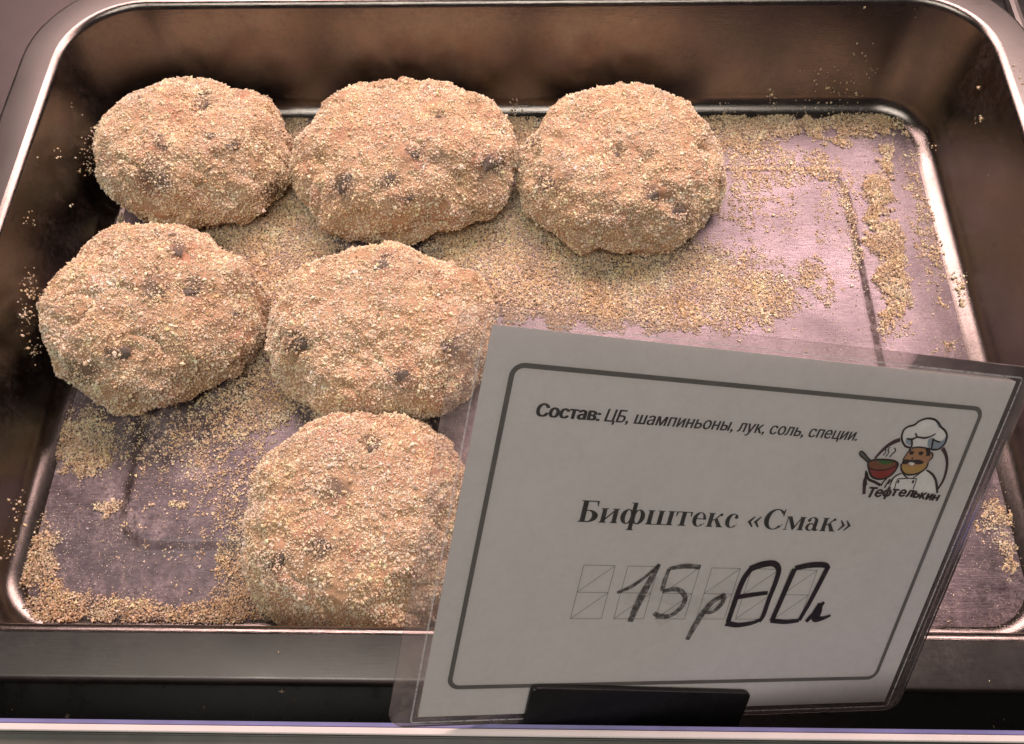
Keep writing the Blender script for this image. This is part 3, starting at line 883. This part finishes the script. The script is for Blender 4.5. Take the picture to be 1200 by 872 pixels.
tag(card_mesh('handwritten_kopecks', *merge(dark), MARK_DARK, LH), 'darker felt pen strokes of the second half of the price')
smu = [ribbon(hz((300, 240), (420, 200), (520, 240)), [4, 8, 4]), ribbon(hz((430, 330), (560, 260), (640, 300)), [3, 6, 3]), ribbon(hz((620, 250), (700, 190), (760, 210)), [3, 5, 2]),
       ribbon(hz((440, 90), (490, 50), (540, 15)), [.5, .5, .3]), ribbon(hz((55, 140), (66, 143), (75, 140)), [.8, 1.6, .8]), ribbon(hz((1100, 112), (1140, 122), (1165, 116)), [.4, .4, .3])]
for i, (v, f) in enumerate(smu): card_mesh('pen_smudge', v, f, SMUDGE, LH - .00002 - i * 2e-6)

# --- chef emblem, measured on the enlarged print
def lz(*pts): return [uv(980 + x / 6.706, 470 + y / 6.706) for x, y in pts]
def outline(pts, wd, closed=True): return ribbon(lz(*pts), wd, closed)
SKIN = flat('print_skin', (.50, .27, .14)); CHIN = flat('print_chin', (.55, .35, .13)); RED = flat('print_red', (.33, .045, .035)); BROWN = flat('print_soup', (.26, .10, .05))
GREEN = flat('print_green', (.05, .16, .03)); PWHITE = flat('print_white', (.86, .85, .83)); LINE = flat('print_line', (.030, .016, .016)); GREYB = flat('print_blue_grey', (.33, .40, .47)); PLUM = flat('print_plum', (.06, .02, .025)); STEELG = flat('print_spoon', (.16, .17, .16))
EL = L1
arc = [ribbon(lz((300, 450), (345, 400), (400, 350), (455, 318), (500, 302)), [.7, .9, 1.1, 1.3, 1.2]), ribbon(lz((832, 368), (858, 420), (868, 490), (855, 570), (830, 635), (795, 690)), [1.2, 1.0, .9, .9, .8, .6]),
       ribbon(lz((235, 590), (222, 620), (218, 660), (215, 730)), [.9, 1.1, 1.1, 1.0])]
logo = card_mesh('chef_emblem', *merge(arc), PLUM, EL)
def sub(name, parts, mat, lay):
    v, f = merge(parts, 3e-7)
    return card_mesh(name, v, f, mat, EL + lay * 4e-6, parent=logo)
JACK = [(510, 575), (470, 590), (430, 620), (400, 660), (405, 700), (520, 715), (650, 715), (792, 720), (785, 650), (765, 590), (735, 560), (690, 535), (620, 570), (560, 590)]
sub('jacket', [smooth_poly(lz(*JACK))], PWHITE, 1)
sub('jacket_outline', [ribbon(lz((505, 565), (460, 590), (430, 620), (405, 650)), .5), ribbon(lz((705, 540), (750, 572), (778, 620), (788, 680), (790, 720)), [.5, .7, .8, .8, .7]),
    ribbon(lz((480, 610), (560, 605), (628, 608)), .35), ribbon(lz((480, 612), (465, 645), (455, 690)), .35), ribbon(lz((628, 608), (615, 650), (600, 690)), .35),
    ribbon(lz((512, 560), (540, 590), (560, 605)), .4), ribbon(lz((690, 538), (640, 575), (600, 602)), .4), ribbon(lz((478, 632), (492, 632)), 1.0), ribbon(lz((592, 632), (608, 632)), 1.0),
    ribbon(lz((235, 560), (250, 610), (300, 635), (345, 660)), .8), ribbon(lz((345, 665), (370, 630), (395, 605)), .5), ribbon(lz((375, 680), (400, 640), (420, 610)), .5), ribbon(lz((400, 690), (425, 650), (440, 612)), .4),
    ribbon(lz((232, 545), (228, 590), (232, 660)), .6)], LINE, 3)
sub('head', [smooth_poly(lz((578, 375), (545, 420), (520, 470), (508, 510), (520, 555), (560, 575), (620, 568), (675, 545), (705, 515), (722, 470), (750, 440), (750, 410), (730, 392), (735, 370), (650, 362)))], SKIN, 2)
sub('chin', [smooth_poly(lz((510, 500), (520, 550), (560, 572), (620, 566), (672, 542), (702, 512), (690, 480), (640, 505), (585, 515), (545, 500)))], CHIN, 3)
sub('face_lines', [ribbon(lz((578, 375), (545, 420), (520, 460)), .4), ribbon(lz((506, 490), (510, 540), (540, 572), (600, 576), (660, 556), (705, 520), (722, 472)), [.5, .6, .6, .6, .6, .6, .4]), ribbon(lz((725, 400), (752, 412), (752, 440), (725, 468)), .5),
    ribbon(lz((572, 412), (586, 404), (602, 412)), 1.0), ribbon(lz((645, 415), (660, 407), (675, 416)), 1.0), ribbon(lz((600, 440), (590, 462), (612, 468)), .4), ribbon(lz((712, 370), (722, 400), (715, 430)), 1.3), ribbon(lz((580, 372), (570, 395)), .8)], LINE, 5)
sub('mustache', [smooth_poly(lz((512, 485), (520, 462), (550, 455), (590, 462), (630, 458), (660, 462), (684, 478), (670, 492), (630, 494), (590, 478), (550, 492), (525, 495)))], LINE, 6)
sub('smile', [smooth_poly(lz((565, 484), (590, 478), (612, 488), (595, 505), (575, 500)), 3)], PWHITE, 7)
HAT = [(585, 365), (540, 352), (515, 310), (512, 270), (528, 225), (560, 200), (610, 185), (650, 155), (710, 135), (765, 142), (800, 170), (818, 200), (850, 230), (866, 270), (855, 320), (825, 360), (790, 378), (745, 380)]
sub('hat', [smooth_poly(lz(*HAT, (740, 370), (590, 360)))], PWHITE, 4)
sub('hat_shading', [smooth_poly(lz((755, 300), (800, 320), (840, 300), (860, 270), (850, 320), (820, 358), (775, 372), (745, 372))), smooth_poly(lz((720, 300), (752, 292), (742, 360), (715, 352))), smooth_poly(lz((545, 300), (585, 298), (580, 345), (545, 330))), smooth_poly(lz((780, 160), (815, 200), (800, 205)), 3)], GREYB, 5)
sub('hat_outline', [ribbon(lz(*HAT), .62), ribbon(lz((585, 365), (592, 330), (588, 295)), .6), ribbon(lz((742, 382), (752, 335), (758, 290)), .6), ribbon(lz((548, 292), (590, 298), (635, 282), (690, 288), (740, 275), (778, 255)), [.4, .7, .5, .7, .5, .4]), ribbon(lz((618, 250), (630, 275), (645, 285)), .5), ribbon(lz((758, 300), (790, 315), (815, 320)), .5), ribbon(lz((588, 368), (650, 360), (740, 375)), .5)], LINE, 7)
BOWL = [(248, 480), (255, 540), (275, 590), (320, 610), (370, 608), (420, 585), (460, 545), (482, 495), (450, 468), (380, 458), (300, 460)]
sub('bowl', [smooth_poly(lz(*BOWL))], RED, 4)
sub('soup', [smooth_poly(lz((255, 485), (300, 466), (380, 462), (445, 472), (474, 494), (440, 520), (370, 535), (300, 532), (262, 515)))], BROWN, 5)
sub('herbs', [smooth_poly(lz((320, 470), (360, 458), (420, 462), (448, 478), (410, 490), (370, 498), (345, 485)), 3)], GREEN, 6)
sub('bowl_outline', [ribbon(lz(*BOWL), .6, True), ribbon(lz((255, 525), (310, 540), (380, 538), (440, 520), (478, 495)), .4)], LINE, 7)
sub('spoon', [smooth_poly(lz((180, 405), (195, 393), (220, 412), (245, 445), (262, 462), (245, 475), (215, 450), (190, 428)))], STEELG, 4)
sub('spoon_outline', [ribbon(lz((180, 405), (195, 393), (220, 412), (245, 445), (262, 462), (245, 475), (215, 450), (190, 428)), .5, True)], LINE, 5)
sub('steam', [ribbon(lz((365, 425), (385, 400), (385, 375), (405, 358)), .35), ribbon(lz((385, 435), (408, 405), (405, 380), (420, 360)), .35), ribbon(lz((415, 438), (440, 412), (462, 390), (455, 365)), .4)], LINE, 2)
# lettering of the emblem, letter by letter on a gentle wave
lt = []
xs = [228, 290, 352, 418, 478, 535, 590, 640, 690, 740]; ys = [752, 748, 745, 742, 745, 748, 755, 764, 772, 778]; hs = [80, 66, 62, 62, 62, 60, 60, 56, 56, 52]; wsz = [62, 52, 58, 50, 50, 52, 46, 46, 46, 50]
for c, x, y, hh, ww in zip('Тефтелькин', xs, ys, hs, wsz):
    a = uv(980 + x / 6.706, 470 + y / 6.706); b = uv(980 + (x + ww) / 6.706, 470 + y / 6.706)
    cap = (uv(980 + x / 6.706, 470 + (y - hh) / 6.706) - a)[1]
    lt.append(put_text(c, a[0], b[0], a[1], cap, cap=.73 if c == 'Т' else .62, slant=.12, double=((.16, 0), (.32, 0), (.48, 0), (.24, .14), (.3, -.14))))
sub('emblem_lettering', lt, LINE, 9)

# ------------------------------------------------------------------ black clip holding the card
clip = empty('card_holder', tuple(on_card(62, -114, 0)))
tag(clip, 'black plastic clip gripping the bottom edge of the laminated price card', 'card holder')
def clip_slab(name, outline, l0, l1, bev):
    V, Fc = slab(name, outline, l0, l1, BLACK_CLIP, bev)
    o = mesh_obj(name, V, Fc, BLACK_CLIP, None)
    o.parent = clip; o.matrix_parent_inverse = Matrix.Translation(-clip.location)
    return o
h0, h1 = uv(621, 799), uv(877, 806)
h2, h3 = uv(853, 866), uv(606, 866)
def round_quad(q, r, n=5):
    out = []
    for i in range(4):
        p, a, b = np.array(q[i]), np.array(q[i - 1]), np.array(q[(i + 1) % 4])
        d0 = (a - p) / np.linalg.norm(a - p); d1 = (b - p) / np.linalg.norm(b - p)
        for k in range(n + 1):
            t = k / n
            out.append(tuple((1 - t) ** 2 * (p + d0 * r) + 2 * t * (1 - t) * p + t * t * (p + d1 * r)))
    return out
fo = round_quad([h3, h2, h1, h0], 2.2)
clip_slab('front_plate', fo, .0006, .0024, .0004)
bo = round_quad([h3, h2, h1 + np.array((0, -4)), h0 + np.array((0, -4))], 2.2)
clip_slab('back_plate', bo, -.0024, -.0006, .0004)
so = round_quad([h3, h2, h2 + np.array((0, 4.2)), h3 + np.array((0, 1.6))], .4)
clip_slab('spine', so, -.0008, .0008, .0001)

# ------------------------------------------------------------------ front rail of the case
ZR = .112
def ry(py, z): return float((unproj(0, py, z)[1] + unproj(1200, py + 10, z)[1]) / 2)
rail = empty('shelf_front_rail', (0, ry(855, ZR), -.0015))
tag(rail, 'long front rail of the display case with a white edge and thin painted blue reflection', 'rail')
yb0, yb1, yw1, yo1 = ry(843.5, ZR), ry(849.5, ZR), ry(858.0, ZR), ry(858, ZR) - .03
box('blue_reflection', (-.75, yb1 + .0002, ZR - .012), (.75, yb0, ZR - .0012), RAIL_REFLECTION, rail)  # reflection beside the white edge, modelled as a coloured bar
box('white_edge', (-.75, yw1, ZR - .012), (.75, yb1, ZR), RAIL_WHITE, rail, .0003)
box('profile', (-.75, yo1, -.03), (.75, yw1 - .0002, ZR - .0022), RAIL_OLIVE, rail, .0005)
box('ledge', (-.75, yb0 + .0001, .030), (.75, -.2950, .040), BLACK_SHELF, rail, .001)
box('riser', (-.75, yw1 + .0001, -.0016), (.75, yb0 - .0006, ZR - .013), BLACK_SHELF, rail)

# ------------------------------------------------------------------ what shows beyond the tray's corners
lp = box('steel_side_panel', (-.70, -.30, -.0014), (-.2265, .44, .030), STEEL_PANEL, None, .004)
tag(lp, 'dull steel side panel of the case beyond the rounded tray corner', 'panel')

def rod(name, p0, p1, r, mat, parent=None, n=12):
    p0, p1 = Vector(p0), Vector(p1); d = (p1 - p0).normalized()
    a = d.orthogonal().normalized(); b = d.cross(a)
    V = [tuple(p + (a * math.cos(2 * math.pi * k / n) + b * math.sin(2 * math.pi * k / n)) * r) for p in (p0, p1) for k in range(n)]
    Fc = [(k, (k + 1) % n, n + (k + 1) % n, n + k) for k in range(n)] + [tuple(range(n - 1, -1, -1)), tuple(range(n, 2 * n))]
    return mesh_obj(name, V, Fc, mat, parent, smooth=False)
q = unproj(1188, 12, .03)
dv = empty('shelf_divider', (q[0], q[1], -.0015))
tag(dv, 'steel divider bars on the dark shelf behind the tray corner', 'divider')
rod('bar', (q[0], -.30, .03), (q[0], .42, .03), .0035, STEEL_RIM, dv)
rod('bar', (q[0] + .018, -.30, .03), (q[0] + .018, .42, .03), .0035, STEEL_RIM, dv)
for yy in (-.29, .41):
    rod('post', (q[0], yy, -.0016), (q[0], yy, .03), .003, STEEL_RIM, dv)
    rod('post', (q[0] + .018, yy, -.0016), (q[0] + .018, yy, .03), .003, STEEL_RIM, dv)
